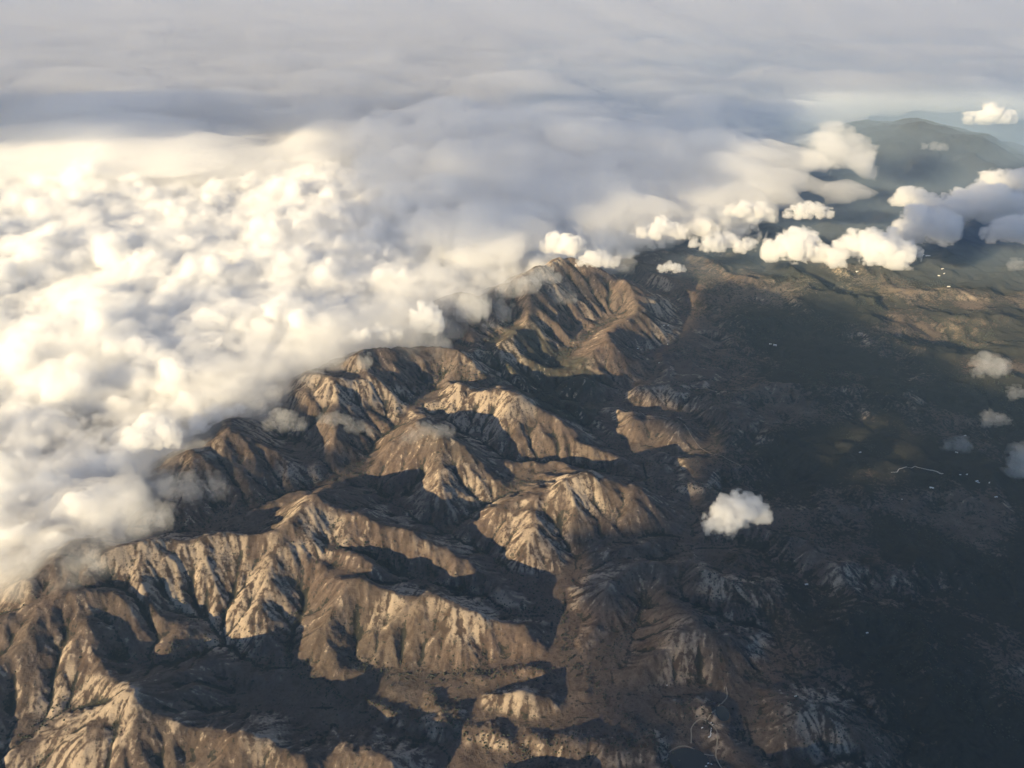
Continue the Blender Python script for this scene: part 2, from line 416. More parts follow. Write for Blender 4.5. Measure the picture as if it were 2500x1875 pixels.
# ---------------------------------------------------------------- materials
def new_mat(name):
    m = bpy.data.materials.new(name); m.use_nodes = True; nt = m.node_tree; nt.nodes.clear()
    out = nt.nodes.new('ShaderNodeOutputMaterial'); return m, nt, out
def N(nt, typ, **kw):
    n = nt.nodes.new(typ)
    for k, v in kw.items():
        if isinstance(v, bpy.types.NodeSocket): nt.links.new(v, n.inputs[k])
        elif k in n.inputs.keys() and not hasattr(n, k): n.inputs[k].default_value = v
        else: setattr(n, k, v)
    return n
def setin(nt, n, i, v):
    if isinstance(v, bpy.types.NodeSocket): nt.links.new(v, n.inputs[i])
    else: n.inputs[i].default_value = v
def noise(nt, vec, scale, detail=4, rough=.55, dist=0.0):
    n = nt.nodes.new('ShaderNodeTexNoise'); nt.links.new(vec, n.inputs['Vector'])
    n.inputs['Scale'].default_value = scale; n.inputs['Detail'].default_value = detail
    n.inputs['Roughness'].default_value = rough; n.inputs['Distortion'].default_value = dist
    return n.outputs[0]
def ramp(nt, fac, stops):
    n = nt.nodes.new('ShaderNodeValToRGB'); nt.links.new(fac, n.inputs[0]); e = n.color_ramp.elements
    while len(e) < len(stops): e.new(.5)
    for k, (p, c) in enumerate(stops):
        e[k].position = p; e[k].color = (c, c, c, 1) if isinstance(c, (int, float)) else (*c, 1)
    return n.outputs[0]
def math_(nt, op, a, b=0.0, clamp=False):
    n = nt.nodes.new('ShaderNodeMath'); n.operation = op; n.use_clamp = clamp
    setin(nt, n, 0, a); setin(nt, n, 1, b); return n.outputs[0]
def mix(nt, fac, a, b):
    n = nt.nodes.new('ShaderNodeMix'); n.data_type = 'RGBA'
    setin(nt, n, 0, fac)
    for i, v in ((6, a), (7, b)):
        if isinstance(v, tuple): v = (*v, 1)
        setin(nt, n, i, v)
    return n.outputs[2]
def attr(nt, name):
    n = nt.nodes.new('ShaderNodeAttribute'); n.attribute_name = name; return n.outputs['Fac']

def volume_material(name, density, color=(1, 1, 1), aniso=0.0, absorb=None):
    m, nt, out = new_mat(name)
    v = nt.nodes.new('ShaderNodeVolumePrincipled')
    v.inputs['Color'].default_value = (*color, 1); v.inputs['Density'].default_value = density
    v.inputs['Anisotropy'].default_value = aniso
    nt.links.new(v.outputs[0], out.inputs['Volume']); return m
def hill_material():
    m, nt, out = new_mat('hill_ground')
    geo = nt.nodes.new('ShaderNodeNewGeometry'); pos = geo.outputs['Position']
    veg = attr(nt, 'veg'); bare = attr(nt, 'bare'); green = attr(nt, 'green'); streak = attr(nt, 'streak'); rill = attr(nt, 'rill'); steep = attr(nt, 'steep')
    n1 = noise(nt, pos, 1/900, 5, .6); n2 = noise(nt, pos, 1/160, 6, .65); n3 = noise(nt, pos, 1/34, 5, .7)
    n4 = noise(nt, pos, 1/70, 3, .6, 1.0)
    base = mix(nt, ramp(nt, n2, [(.36, 0), (.66, 1)]), (.110, .086, .071), (.220, .172, .140))
    base = mix(nt, ramp(nt, n1, [(.42, 0), (.62, 1)]), base, (.162, .120, .098))
    base = mix(nt, math_(nt, 'MULTIPLY', green, .85), base, (.052, .060, .044))
    # pale bare soil in ragged patches and down-slope streaks
    rr = math_(nt, 'ADD', math_(nt, 'MULTIPLY', rill, .30), math_(nt, 'MULTIPLY', math_(nt, 'SUBTRACT', n3, .5), 1.3))      # about -0.6 .. 0.6
    base = mix(nt, ramp(nt, math_(nt, 'ADD', rr, .5), [(.25, .75), (.5, .35), (.8, 0)]), base, (.060, .042, .032))
    b = math_(nt, 'MULTIPLY', bare, ramp(nt, math_(nt, 'ADD', rr, .5), [(.36, 0), (.62, 1)]))
    b = math_(nt, 'ADD', b, ramp(nt, math_(nt, 'ADD', math_(nt, 'ADD', rr, .5), math_(nt, 'MULTIPLY', math_(nt, 'ADD', streak, math_(nt, 'SUBTRACT', n1, .5)), .22)), [(.82, 0), (1.0, .9)]), True)
    b = math_(nt, 'MULTIPLY', b, math_(nt, 'ADD', math_(nt, 'MULTIPLY', steep, .85), .1))
    col = mix(nt, b, base, (.40, .325, .25))
    # fields and pastures of the far valley
    vo = nt.nodes.new('ShaderNodeTexVoronoi'); nt.links.new(pos, vo.inputs['Vector']); vo.inputs['Scale'].default_value = 1/420
    fcol = ramp(nt, vo.outputs['Color'], [(.15, (.085, .092, .065)), (.4, (.22, .20, .16)), (.6, (.15, .15, .12)), (.85, (.33, .30, .24))])
    col = mix(nt, math_(nt, 'MULTIPLY', attr(nt, 'field'), ramp(nt, noise(nt, pos, 1/2600, 4), [(.4, 0), (.55, .85)])), col, fcol)
    # scrub: dark specks everywhere, closing up in the gullies
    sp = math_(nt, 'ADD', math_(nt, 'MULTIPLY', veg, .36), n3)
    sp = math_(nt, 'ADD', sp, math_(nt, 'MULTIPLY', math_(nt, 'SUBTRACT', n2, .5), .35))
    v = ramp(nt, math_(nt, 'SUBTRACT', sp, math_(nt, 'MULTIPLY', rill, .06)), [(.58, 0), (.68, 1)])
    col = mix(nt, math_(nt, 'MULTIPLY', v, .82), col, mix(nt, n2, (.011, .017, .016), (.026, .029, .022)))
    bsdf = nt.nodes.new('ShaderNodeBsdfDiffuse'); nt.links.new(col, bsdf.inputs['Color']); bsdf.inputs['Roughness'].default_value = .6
    bump = nt.nodes.new('ShaderNodeBump'); bump.inputs['Distance'].default_value = 9.0; bump.inputs['Strength'].default_value = .8
    hgt = math_(nt, 'ADD', math_(nt, 'MULTIPLY', n3, 1.0), math_(nt, 'MULTIPLY', n2, 1.6))
    nt.links.new(hgt, bump.inputs['Height']); nt.links.new(bump.outputs[0], bsdf.inputs['Normal'])
    nt.links.new(bsdf.outputs[0], out.inputs['Surface'])
    return m

# ---------------------------------------------------------------- the ground, one sheet out to the horizon
def far_height(x, y):
    d = np.hypot(x, y)
    h = 60+ridged(x, y, 2600, 5, 41)*170+fbm(x, y, 900, 4, 44)*30
    h = h+sstep(0, -6000, x-(y-9000)*.1)*(120+ridged(x, y, 3800, 5, 48)*200)
    # low mountains beyond the valley, and the dark summit at the upper right
    h = h+sstep(20000, 34000, d)*(160+ridged(x, y, 8000, 5, 51)*240)
    sx, sy = unproj(1992, 262, 1500)
    r = np.hypot((x-sx)/5200, (y-sy)/6500)
    h = h+np.clip(1-r, 0, 1)**1.15*1420*(.9+.22*ridged(x, y, 2600, 4, 58))
    return np.maximum(h, 0)
def mesh_grid(name, P, nu, nv, mat, attrs=None, smooth=True):
    """P: (nv*nu, 3) points, row after row"""
    me = bpy.data.meshes.new(name)
    me.vertices.add(len(P)); me.vertices.foreach_set('co', np.ascontiguousarray(P, dtype=np.float32).ravel())
    j, i = np.mgrid[0:nv-1, 0:nu-1]; a = (j*nu+i).ravel()
    F = np.stack([a, a+1, a+nu+1, a+nu], 1).astype(np.int32)
    me.loops.add(F.size); me.loops.foreach_set('vertex_index', F.ravel())
    me.polygons.add(len(F)); me.polygons.foreach_set('loop_start', np.arange(0, F.size, 4, dtype=np.int32))
    me.update(calc_edges=True)
    if smooth: me.polygons.foreach_set('use_smooth', np.ones(len(F), dtype=bool))
    for k, v in (attrs or {}).items():
        at = me.attributes.new(k, 'FLOAT', 'POINT'); at.data.foreach_set('value', v.astype(np.float32).ravel())
    me.materials.append(mat)
    o = bpy.data.objects.new(name, me); COL.objects.link(o); return o

HG, AREA, CELL = build_height()
AREA_L = np.log(AREA/400.0)
_g = np.gradient(blur(HG, 1), CELL); SLOPE = np.hypot(_g[0], _g[1])
CURV = blur(HG, 24)-HG           # > 0 in hollows
def fall_lines():
    """noise drawn out along the fall line: rills and rubble trails, on a 10 m lattice"""
    c = 10.0; nx = int((X1-X0)/c); ny = int((Y1-Y0)/c)
    nx = min(nx, int((6000-X0)/c)); ny = min(ny, int((15500-Y0)/c))
    Hs = blur(HG, 2); gy, gx = np.gradient(Hs, CELL); m = np.hypot(gx, gy)+1e-4; gx = (gx/m).astype(np.float32); gy = (gy/m).astype(np.float32)
    rs = np.random.RandomState(3); W = rs.rand(ny, nx).astype(np.float32)
    jj, ii = np.mgrid[0:ny, 0:nx].astype(np.float32)
    def at(G, x, y, k):
        xi = np.clip((x*k).astype(np.int32), 0, G.shape[1]-1); yi = np.clip((y*k).astype(np.int32), 0, G.shape[0]-1); return G[yi, xi]
    acc = W.copy()
    for sgn in (1, -1):
        x = ii.copy(); y = jj.copy()
        for s_ in range(9):
            u = at(gx, x, y, c/CELL); v = at(gy, x, y, c/CELL); x += sgn*u*.9; y += sgn*v*.9
            acc += at(W, x, y, 1.0)
    acc = (acc/19-.5)*np.sqrt(12*19)*.5
    return acc, c
RILL, RC = fall_lines()
def near_mask(x, y):
    return sstep(X0+100, X0+1800, x)*sstep(X1-100, X1-2600, x)*sstep(Y1-100, Y1-2600, y)*sstep(Y0+30, Y0+90, y)
def terrain_height(x, y):
    gx = (x-X0)/CELL; gy = (y-Y0)/CELL
    h = sample_smooth(HG, gx, gy); w = near_mask(x, y)
    return h*w+far_height(x, y)*(1-w)
PONDS = dict(quarry=(1487, 1650, 190, 125, 90, 0.0), reservoir=(1558, 1553, 200, 46, 62, 0.0))
POND_Z = {}
def ground_z(x, y):
    """height of the ground sheet itself under a point"""
    j = int(np.clip(np.searchsorted(GROWS, y)-1, 0, len(GROWS)-2)); t = (y-GROWS[j])/(GROWS[j+1]-GROWS[j])
    nu = GZ.shape[1]; q = []
    for k in (j, j+1):
        half = GROWS[k]*.80+2400; c = (x/half+1)/2*(nu-1); i = int(np.clip(c, 0, nu-2)); f = c-i
        q.append(GZ[k, i]*(1-f)+GZ[k, i+1]*f)
    return q[0]*(1-t)+q[1]*t
def build_ground():
    rows = []
    y = 2500.0
    while y < 360000:
        rows.append(y); y += 9.0 if y < 5000 else 9.0*(y/5000.0)**(1.15 if y < 17000 else 1.75)
    rows = np.array(rows); global GROWS; GROWS = rows; nv = len(rows); nu = 1250
    s = np.linspace(-1, 1, nu)
    half = (rows*.80+2400)
    X = s[None, :]*half[:, None]; Y = np.repeat(rows[:, None], nu, 1)
    Z = terrain_height(X, Y)
    gx = (X-X0)/CELL; gy = (Y-Y0)/CELL; w = near_mask(X, Y)
    ar = sample(AREA_L, gx, gy); sl = sample(SLOPE, gx, gy); cv = sample(CURV, gx, gy)
    rel = sstep(.12, .45, sl)*w
    # fine fall-line ribs and rubble
    Z = Z+(ridged(X, Y, 95, 3, 61)*5.5*rel+fbm(X, Y, 42, 3, 66)*2.6*(.3+rel))*w+(1-w)*fbm(X, Y, 160, 3, 67)*6
    veg = np.clip(sstep(2.2, 7.5, ar)*.75*(.6+.8*fbm(X, Y, 300, 2, 73))+sstep(2, 22, cv)*.7, 0, 1.3)*w+(1-w)*(.45+.5*fbm(X, Y, 700, 4, 71))
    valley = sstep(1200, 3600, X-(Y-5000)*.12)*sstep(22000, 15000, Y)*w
    veg = np.clip(veg+valley*(.72+.9*fbm(X, Y, 1100, 5, 74)), 0, 1.5)  # valley scrub, thickened further to deepen the shaded right side by colour
    bz = fbm(X, Y, 900, 3, 81); bare = sstep(.05, .5, bz)*sstep(.15, .45, sl)*w
    rill = sample(RILL, (X-X0)/RC, (Y-Y0)/RC)*w*sstep(6000, 5200, X)*sstep(15400, 14500, Y)
    rill2 = sample(blur(RILL, 2), (X-X0)/RC, (Y-Y0)/RC)*w*sstep(6000, 5200, X)*sstep(15400, 14500, Y)*2.2
    Z = Z+(rill*.9+rill2*1.5)*sstep(.12, .4, sl)
    streak = sstep(.25, .75, ridged(X, Y, 120, 3, 84))*sstep(.25, .6, sl)*w*sstep(-.25, .35, fbm(X, Y, 1400, 3, 85))
    def blob(u, v, h, rx, ry, amt):
        bx, by = unproj(u, v, h); r = np.hypot((X-bx)/rx, (Y-by)/ry)+.35*fbm(X, Y, 260, 3, 91); return amt*sstep(1.15, .75, r)
    green = sstep(.2, .5, fbm(X, Y, 2400, 3, 95))*.35+sstep(1800, 4200, X-(Y-5000)*.12)*.3
    green = green*.45; green = green+blob(1160, 800, 400, 650, 900, .9)+blob(1190, 880, 400, 550, 380, .9)+blob(1230, 850, 300, 500, 700, .6)
    for q in [(150, 1590, 300, 430, 420, 1.0), (215, 1610, 300, 300, 300, 1.0), (485, 1205, 700, 190, 330, .9), (690, 1110, 850, 190, 240, 1), (1110, 885, 600, 250, 260, 1),
              (1240, 1040, 560, 330, 260, 1), (1080, 1540, 300, 300, 350, .8), (1150, 1160, 400, 330, 420, .7), (600, 1260, 500, 200, 330, .7),
              (985, 1050, 500, 250, 300, .7), (1100, 770, 500, 200, 220, 1), (560, 920, 700, 260, 330, .6), (1480, 1440, 350, 180, 420, .6), (1480, 1610, 200, 260, 230, 1), (1530, 1580, 220, 120, 200, 1)]:
        bare = np.maximum(bare, blob(*q))
    field = sstep(10500, 12500, Y)*sstep(2500, 5000, X)*sstep(60000, 40000, Y); veg = veg*(1-.6*field)
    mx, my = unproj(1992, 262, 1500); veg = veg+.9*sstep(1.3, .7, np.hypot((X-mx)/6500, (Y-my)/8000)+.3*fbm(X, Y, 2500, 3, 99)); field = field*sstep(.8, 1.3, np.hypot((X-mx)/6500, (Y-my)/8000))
    b_sl = sstep(.2, .45, sl)*w*sstep(.9, .3, veg)
    bare = bare*(.25+.75*b_sl)
    for key, (u, v, h, rx, ry, dz) in PONDS.items():
        px, py = unproj(u, v, h); r = np.hypot((X-px)/rx, (Y-py)/ry)
        z0 = float(terrain_height(np.array([px]), np.array([py]))[0])+dz; POND_Z[key] = z0
        k = sstep(1.75, 1.12, r); Z = Z*(1-k)+z0*k; Z = Z-sstep(1.1, .9, r)*6
    global GZ; GZ = Z
    P = np.stack([X.ravel(), Y.ravel(), Z.ravel()], 1)
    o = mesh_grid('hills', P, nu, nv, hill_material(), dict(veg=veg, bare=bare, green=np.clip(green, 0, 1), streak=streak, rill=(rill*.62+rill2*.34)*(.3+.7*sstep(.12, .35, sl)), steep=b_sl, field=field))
    o['kind'] = 'structure'
    print('ground', nu, nv, nu*nv)
    return o
ground = build_ground()
# ---------------------------------------------------------------- the air
def build_haze():
    x0, x1, y0, y1, z0, z1 = -260000, 260000, -60000, 380000, -60.0, CAM_Z+60
    me = bpy.data.meshes.new('haze')
    V = [(x, y, z) for z in (z0, z1) for y in (y0, y1) for x in (x0, x1)]
    me.from_pydata(V, [], [(0, 2, 3, 1), (4, 5, 7, 6), (0, 1, 5, 4), (2, 6, 7, 3), (0, 4, 6, 2), (1, 3, 7, 5)])
    me.materials.append(volume_material('haze_air', 7.0e-6, (.42, .65, 1.0), 0.0))
    o = bpy.data.objects.new('haze', me); COL.objects.link(o); o['kind'] = 'stuff'
    o['label'] = 'pale blue-grey haze filling the air over the hills'
    return o
build_haze()
# ---------------------------------------------------------------- clouds: closed bodies of drops with real thickness
import openvdb
def grid_to_mesh(D, origin, cell, name, mat):
    """D: signed distance on a lattice (x, y, z), negative inside"""
    D[0] = D[-1] = 1e3; D[:, 0] = D[:, -1] = 1e3; D[:, :, 0] = D[:, :, -1] = 1e3
    g = openvdb.FloatGrid(1e3); g.copyFromArray(np.ascontiguousarray(D, dtype=np.float32))
    pts, tri, quad = g.convertToPolygons(0.0, 0.0)
    me = bpy.data.meshes.new(name)
    P = pts*cell+np.array(origin)
    me.vertices.add(len(P)); me.vertices.foreach_set('co', P.astype(np.float32).ravel())
    Q = quad.astype(np.int32); T = tri.astype(np.int32)
    nl = Q.size+T.size
    me.loops.add(nl); me.loops.foreach_set('vertex_index', np.concatenate([Q.ravel(), T.ravel()]))
    me.polygons.add(len(Q)+len(T))
    st = np.concatenate([np.arange(0, Q.size, 4), Q.size+np.arange(0, T.size, 3)]).astype(np.int32)
    me.polygons.foreach_set('loop_start', st)
    me.update(calc_edges=True)
    me.materials.append(mat)
    o = bpy.data.objects.new(name, me); COL.objects.link(o)
    return o
_r3 = np.random.RandomState(5)
_lat = _r3.uniform(-1, 1, (64, 64, 64)).astype(np.float32)
def noise3(x, y, z):
    """smooth lattice noise"""
    def s(a):
        i = np.floor(a).astype(np.int32); f = (a-i).astype(np.float32); return i & 63, (i+1) & 63, f*f*(3-2*f)
    x0, x1, fx = s(x); y0, y1, fy = s(y); z0, z1, fz = s(z)
    a = _lat[x0, y0, z0]*(1-fx)+_lat[x1, y0, z0]*fx; b = _lat[x0, y1, z0]*(1-fx)+_lat[x1, y1, z0]*fx
    c = _lat[x0, y0, z1]*(1-fx)+_lat[x1, y0, z1]*fx; d = _lat[x0, y1, z1]*(1-fx)+_lat[x1, y1, z1]*fx
    return (a*(1-fy)+b*fy)*(1-fz)+(c*(1-fy)+d*fy)*fz
def splat(D, org, cell, spheres, squash=1.0):
    nx, ny, nz = D.shape
    for (x, y, z, r) in spheres:
        R = r+cell*3
        i0 = max(0, int((x-R-org[0])/cell)); i1 = min(nx, int((x+R-org[0])/cell)+2)
        j0 = max(0, int((y-R-org[1])/cell)); j1 = min(ny, int((y+R-org[1])/cell)+2)
        k0 = max(0, int((z-R-org[2])/cell)); k1 = min(nz, int((z+R-org[2])/cell)+2)
        if i0 >= i1 or j0 >= j1 or k0 >= k1: continue
        xs = (org[0]+np.arange(i0, i1)*cell-x)[:, None, None]; ys = (org[1]+np.arange(j0, j1)*cell-y)[None, :, None]
        zs = (org[2]+np.arange(k0, k1)*cell-z)[None, None, :]/squash
        d = np.sqrt(xs*xs+ys*ys+zs*zs)-r
        v = D[i0:i1, j0:j1, k0:k1]; np.minimum(v, d, out=v)
def roughen(D, org, cell, amp, scale, oct=3):
    near = np.abs(D) < amp*2.5+cell*2
    I = np.nonzero(near)
    x = org[0]+I[0]*cell; y = org[1]+I[1]*cell; z = org[2]+I[2]*cell
    n = 0; a = 1.0; f = 1.0/scale
    for o in range(oct+1):
        n = n+a*(3*np.abs(noise3(x*f+o*7.7, y*f+o*3.1, z*f*1.2+o*11.3))-.3); a *= .6; f *= 2.1
    D[I] -= amp*(n-.3)
def poly_mask(px, py, poly):
    c = np.zeros(px.shape, bool); n = len(poly)
    for i in range(n):
        x1, y1 = poly[i]; x2, y2 = poly[(i+1) % n]
        if y1 == y2: continue
        m = ((y1 > py) != (y2 > py)) & (px < (x2-x1)*(py-y1)/(y2-y1)+x1); c ^= m
    return c
def children(rs, s, n, f0, f1, up=.1):
    x, y, z, r = s; out = []
    for _ in range(n):
        a = rs.uniform(0, 2*math.pi); cz = rs.uniform(-.15+up, 1)
        q = math.sqrt(max(0, 1-cz*cz)); rr = r*rs.uniform(f0, f1); k = r*rs.uniform(.72, 1.02)
        out.append((x+math.cos(a)*q*k, y+math.sin(a)*q*k, z+cz*k, rr))
    return out
CLOUD = volume_material('cloud_drops', .011, (1, 1, 1), .05)
FRINGE = volume_material('cloud_fringe_drops', .0023, (1, 1, 1), .1)
FRINGE_FAR = volume_material('cloud_far_fringe_drops', .0015, (1, 1, 1), .1)
WISP = volume_material('cloud_wisp_drops', .0017, (1, 1, 1), .1)
CLOUD_SMALL = volume_material('small_cloud_drops', .0075, (1, 1, 1), .05)
CLOUD_FAR = volume_material('cloud_far_drops', .006, (1, 1, 1), .05)
SHADE_SHEET = volume_material('shade_sheet_drops', .06, (1, 1, 1), .3)

def cloud_sea(name, poly_uv, h, cell, zlo, zhi, mat, seed, spacing, rmin, rmax, ztop, label, edge=900., nchild=9, amp=95., ascale=360., level=None, core=140., und=110., fringe=None):
    poly = [unproj(u, v, h) for u, v in poly_uv]
    xs = [p[0] for p in poly]; ys = [p[1] for p in poly]
    org = (min(xs)-400, min(ys)-400, zlo)
    nx = int((max(xs)-min(xs)+800)/cell); ny = int((max(ys)-min(ys)+800)/cell); nz = int((zhi-zlo)/cell)
    gx = org[0]+np.arange(nx)*cell; gy = org[1]+np.arange(ny)*cell
    X, Y = np.meshgrid(gx, gy, indexing='ij')
    wob = fbm(X, Y, 1500, 4, seed)*300
    M = poly_mask(X+wob, Y+fbm(X, Y, 1500, 4, seed+5)*300, poly).astype(float)
    # soft distance to the rim, from repeated blurs on a coarse copy
    st = max(1, int(200/cell)); c = M[::st, ::st]
    c = blur(c, int((edge/(cell*st))**2*1.2)+1)
    inside = sample(c, np.arange(ny)[None, :]/st+0*X, np.arange(nx)[:, None]/st+0*X)
    E = np.clip((inside-.5)*2, 0, 1)*M
    top = ztop+fbm(X, Y, 3800, 3, seed+9)*210+fbm(X, Y, 1200, 3, seed+10)*60+(ridged(X, Y, 1300, 3, seed+14)*.9-.2)*und
    if level is not None: top = top+level(X, Y)
    top = zlo+(top-zlo)*np.where(M > 0, .25+.75*np.sqrt(E), 0)-cell*3*(M <= 0)-90
    zz = org[2]+np.arange(nz)*cell
    D = (zz[None, None, :]-top[:, :, None]).astype(np.float32)
    D = np.maximum(D, (zlo+cell*1.5-zz)[None, None, :])
    D = np.where(M[:, :, None] > 0, D, np.maximum(D, cell*4+amp*3)).astype(np.float32)
    rs = np.random.RandomState(seed); sph = []
    PM = .4+.8*sstep(-.45, .55, fbm(X, Y, 2600, 3, seed+20))
    x = min(xs)
    while x < max(xs):
        y = min(ys)
        while y < max(ys):
            px = x+rs.uniform(-.5, .5)*spacing; py = y+rs.uniform(-.5, .5)*spacing
            i = int((px-org[0])/cell); j = int((py-org[1])/cell)
            if 0 <= i < nx and 0 <= j < ny and M[i, j] and rs.rand() < .5:
                e = .35+.65*math.sqrt(E[i, j]); sz = float(PM[i, j]); r = (rmin+(rmax-rmin)*rs.rand()**1.6)*e*sz
                s = (px, py, top[i, j]-r*.68+rs.uniform(0, .4)*r, r)
                sph.append(s); ch = children(rs, s, nchild, .28, .5)
                sph += ch
                for q in ch[::2]: sph += children(rs, q, 4, .35, .5)
            y += spacing
        x += spacing
    splat(D, org, cell, sph)
    roughen(D, org, cell, amp, ascale)
    C = D+core
    o = grid_to_mesh(D, org, cell, name, FRINGE if fringe is None else fringe); o['kind'] = 'stuff'; o['label'] = label
    c = grid_to_mesh(C, org, cell, 'dense_core', mat); c.parent = o
    print(name, D.shape, len(sph), len(o.data.polygons)); return o

def cloud(u, v, alt, w, hgt, label, mat=None, seed=0, depth=.8, n=7, cell=None, thin=False, lean=0.0, wisp=.03, group=None, parts=None):
    """one separate cloud: centre at (u, v) of the view at the height alt; w, hgt in view pixels"""
    x, y = unproj(u, v, alt); dist = math.sqrt(x*x+y*y+(CAM_Z-alt)**2); m = dist/FPX
    W = w*m*(1.1 if thin else .88); Hh = hgt*m*(.85 if thin else .66); rs = np.random.RandomState(seed+100)
    cell = cell or max(9.0, W/85)
    sph = []
    for k in range(n):
        t = (k+.5)/n*2-1+rs.uniform(-.1, .1)
        r = Hh*.5*(1-.5*abs(t)**1.5)*rs.uniform(.7, 1.05)
        s = (x+t*(W*.5-r*.7), y+rs.uniform(-1, 1)*W*depth*.22+lean*t*W, alt-Hh*.5+r*.9+rs.uniform(0, .3)*Hh*(1-abs(t)), r)
        sph.append(s); ch = children(rs, s, 8, .35, .6, -.2); sph += ch
        for q in ch: sph += children(rs, q, 3, .35, .55, -.3)
    P = np.array(sph); pad = cell*4+Hh*.5
    lo = (P[:, :3]-P[:, 3:]).min(0)-pad; hi = (P[:, :3]+P[:, 3:]).max(0)+pad
    lo[2] = max(lo[2], alt-Hh*.62)
    nx, ny, nz = [int(q) for q in (hi-lo)/cell]
    D = np.full((nx, ny, nz), pad, np.float32); splat(D, lo, cell, sph)
    roughen(D, lo, cell, Hh*(.17+wisp), Hh*.5, 5)
    C = D+Hh*.13
    o = grid_to_mesh(D, lo, cell, 'cloud', WISP if thin else FRINGE)
    if not thin and (C < 0).any():
        roughen(C, lo, cell, Hh*.05, Hh*.2, 2)
        c = grid_to_mesh(C, lo, cell, 'dense_core', mat or CLOUD_SMALL); c.parent = o
    o['label'] = label; o['category'] = 'cloud'
    if group: o['group'] = group
    # put the origin at the base of the cloud
    return o

def slab(name, X, Y, zt, zb, keep, mat):
    """a closed sheet of cloud between two height fields"""
    nx, ny = X.shape; keep = keep.ravel()
    top = np.stack([X.ravel(), Y.ravel(), zt.ravel()], 1); bot = np.stack([X.ravel(), Y.ravel(), zb.ravel()], 1)
    j, i = np.mgrid[0:nx-1, 0:ny-1]; a = (j*ny+i).ravel()
    q = np.stack([a, a+ny, a+ny+1, a+1], 1); q = q[keep[q].all(1)]
    n = nx*ny
    e = np.concatenate([q[:, [0, 1]], q[:, [1, 2]], q[:, [2, 3]], q[:, [3, 0]]])
    key = e[:, 0]*n+e[:, 1]; rev = e[:, 1]*n+e[:, 0]; rim = e[~np.isin(key, rev)]
    F = np.concatenate([q, q[:, ::-1]+n, np.stack([rim[:, 1], rim[:, 0], rim[:, 0]+n, rim[:, 1]+n], 1)])
    V = np.concatenate([top, bot]); used = np.unique(F); mp = np.zeros(2*n, int); mp[used] = np.arange(len(used))
    me = bpy.data.meshes.new(name); me.from_pydata(V[used].tolist(), [], mp[F].tolist()); me.materials.append(mat)
    o = bpy.data.objects.new(name, me); COL.objects.link(o); return o
def far_sheets():
    X, Y = np.meshgrid(np.arange(-280000, 280001, 2000.), np.arange(76000, 350001, 2000.), indexing='ij')
    o = slab('far_cloud_sheet', X, Y, 1850+fbm(X, Y, 14000, 5, 321)*220, 0*X+700, X > -1e9, CLOUD_FAR); o['kind'] = 'stuff'
    o['label'] = 'farthest grey cloud sheet meeting the horizon'
    X, Y = np.meshgrid(np.arange(-200000, 200001, 2500.), np.arange(17000, 220001, 1000.), indexing='ij')
    o = slab('far_haze', X, Y, 1500+sstep(17000, 30000, Y)*1500+fbm(X, Y, 15000, 3, 351)*90, 0*X+1480, X > -1e9, MIST2); o['kind'] = 'stuff'
    o['label'] = 'thin grey haze layer over the distant clouds'
    # mist lying in the far valley, thicker with distance
    X, Y = np.meshgrid(np.arange(-3000, 60001, 600.), np.arange(10000, 60001, 600.), indexing='ij')
    D = Y-10300-X*.08+fbm(X, Y, 6000, 3, 331)*1500
    T = sstep(0, 7000, D)*1500*sstep(-3000, 500, X)*sstep(60000, 52000, Y)+fbm(X, Y, 3000, 3, 332)*40
    o = slab('valley_mist', X, Y, 150+T, 0*X+20, T > 90, MIST); o['kind'] = 'stuff'
    o['label'] = 'blue-grey mist lying over the far valley'
MIST2 = volume_material('far_haze_air', 8.0e-5, (.96, .95, .97), 0.0)
MIST = volume_material('valley_mist_air', 1.8e-4, (.60, .78, 1.0), 0.0)
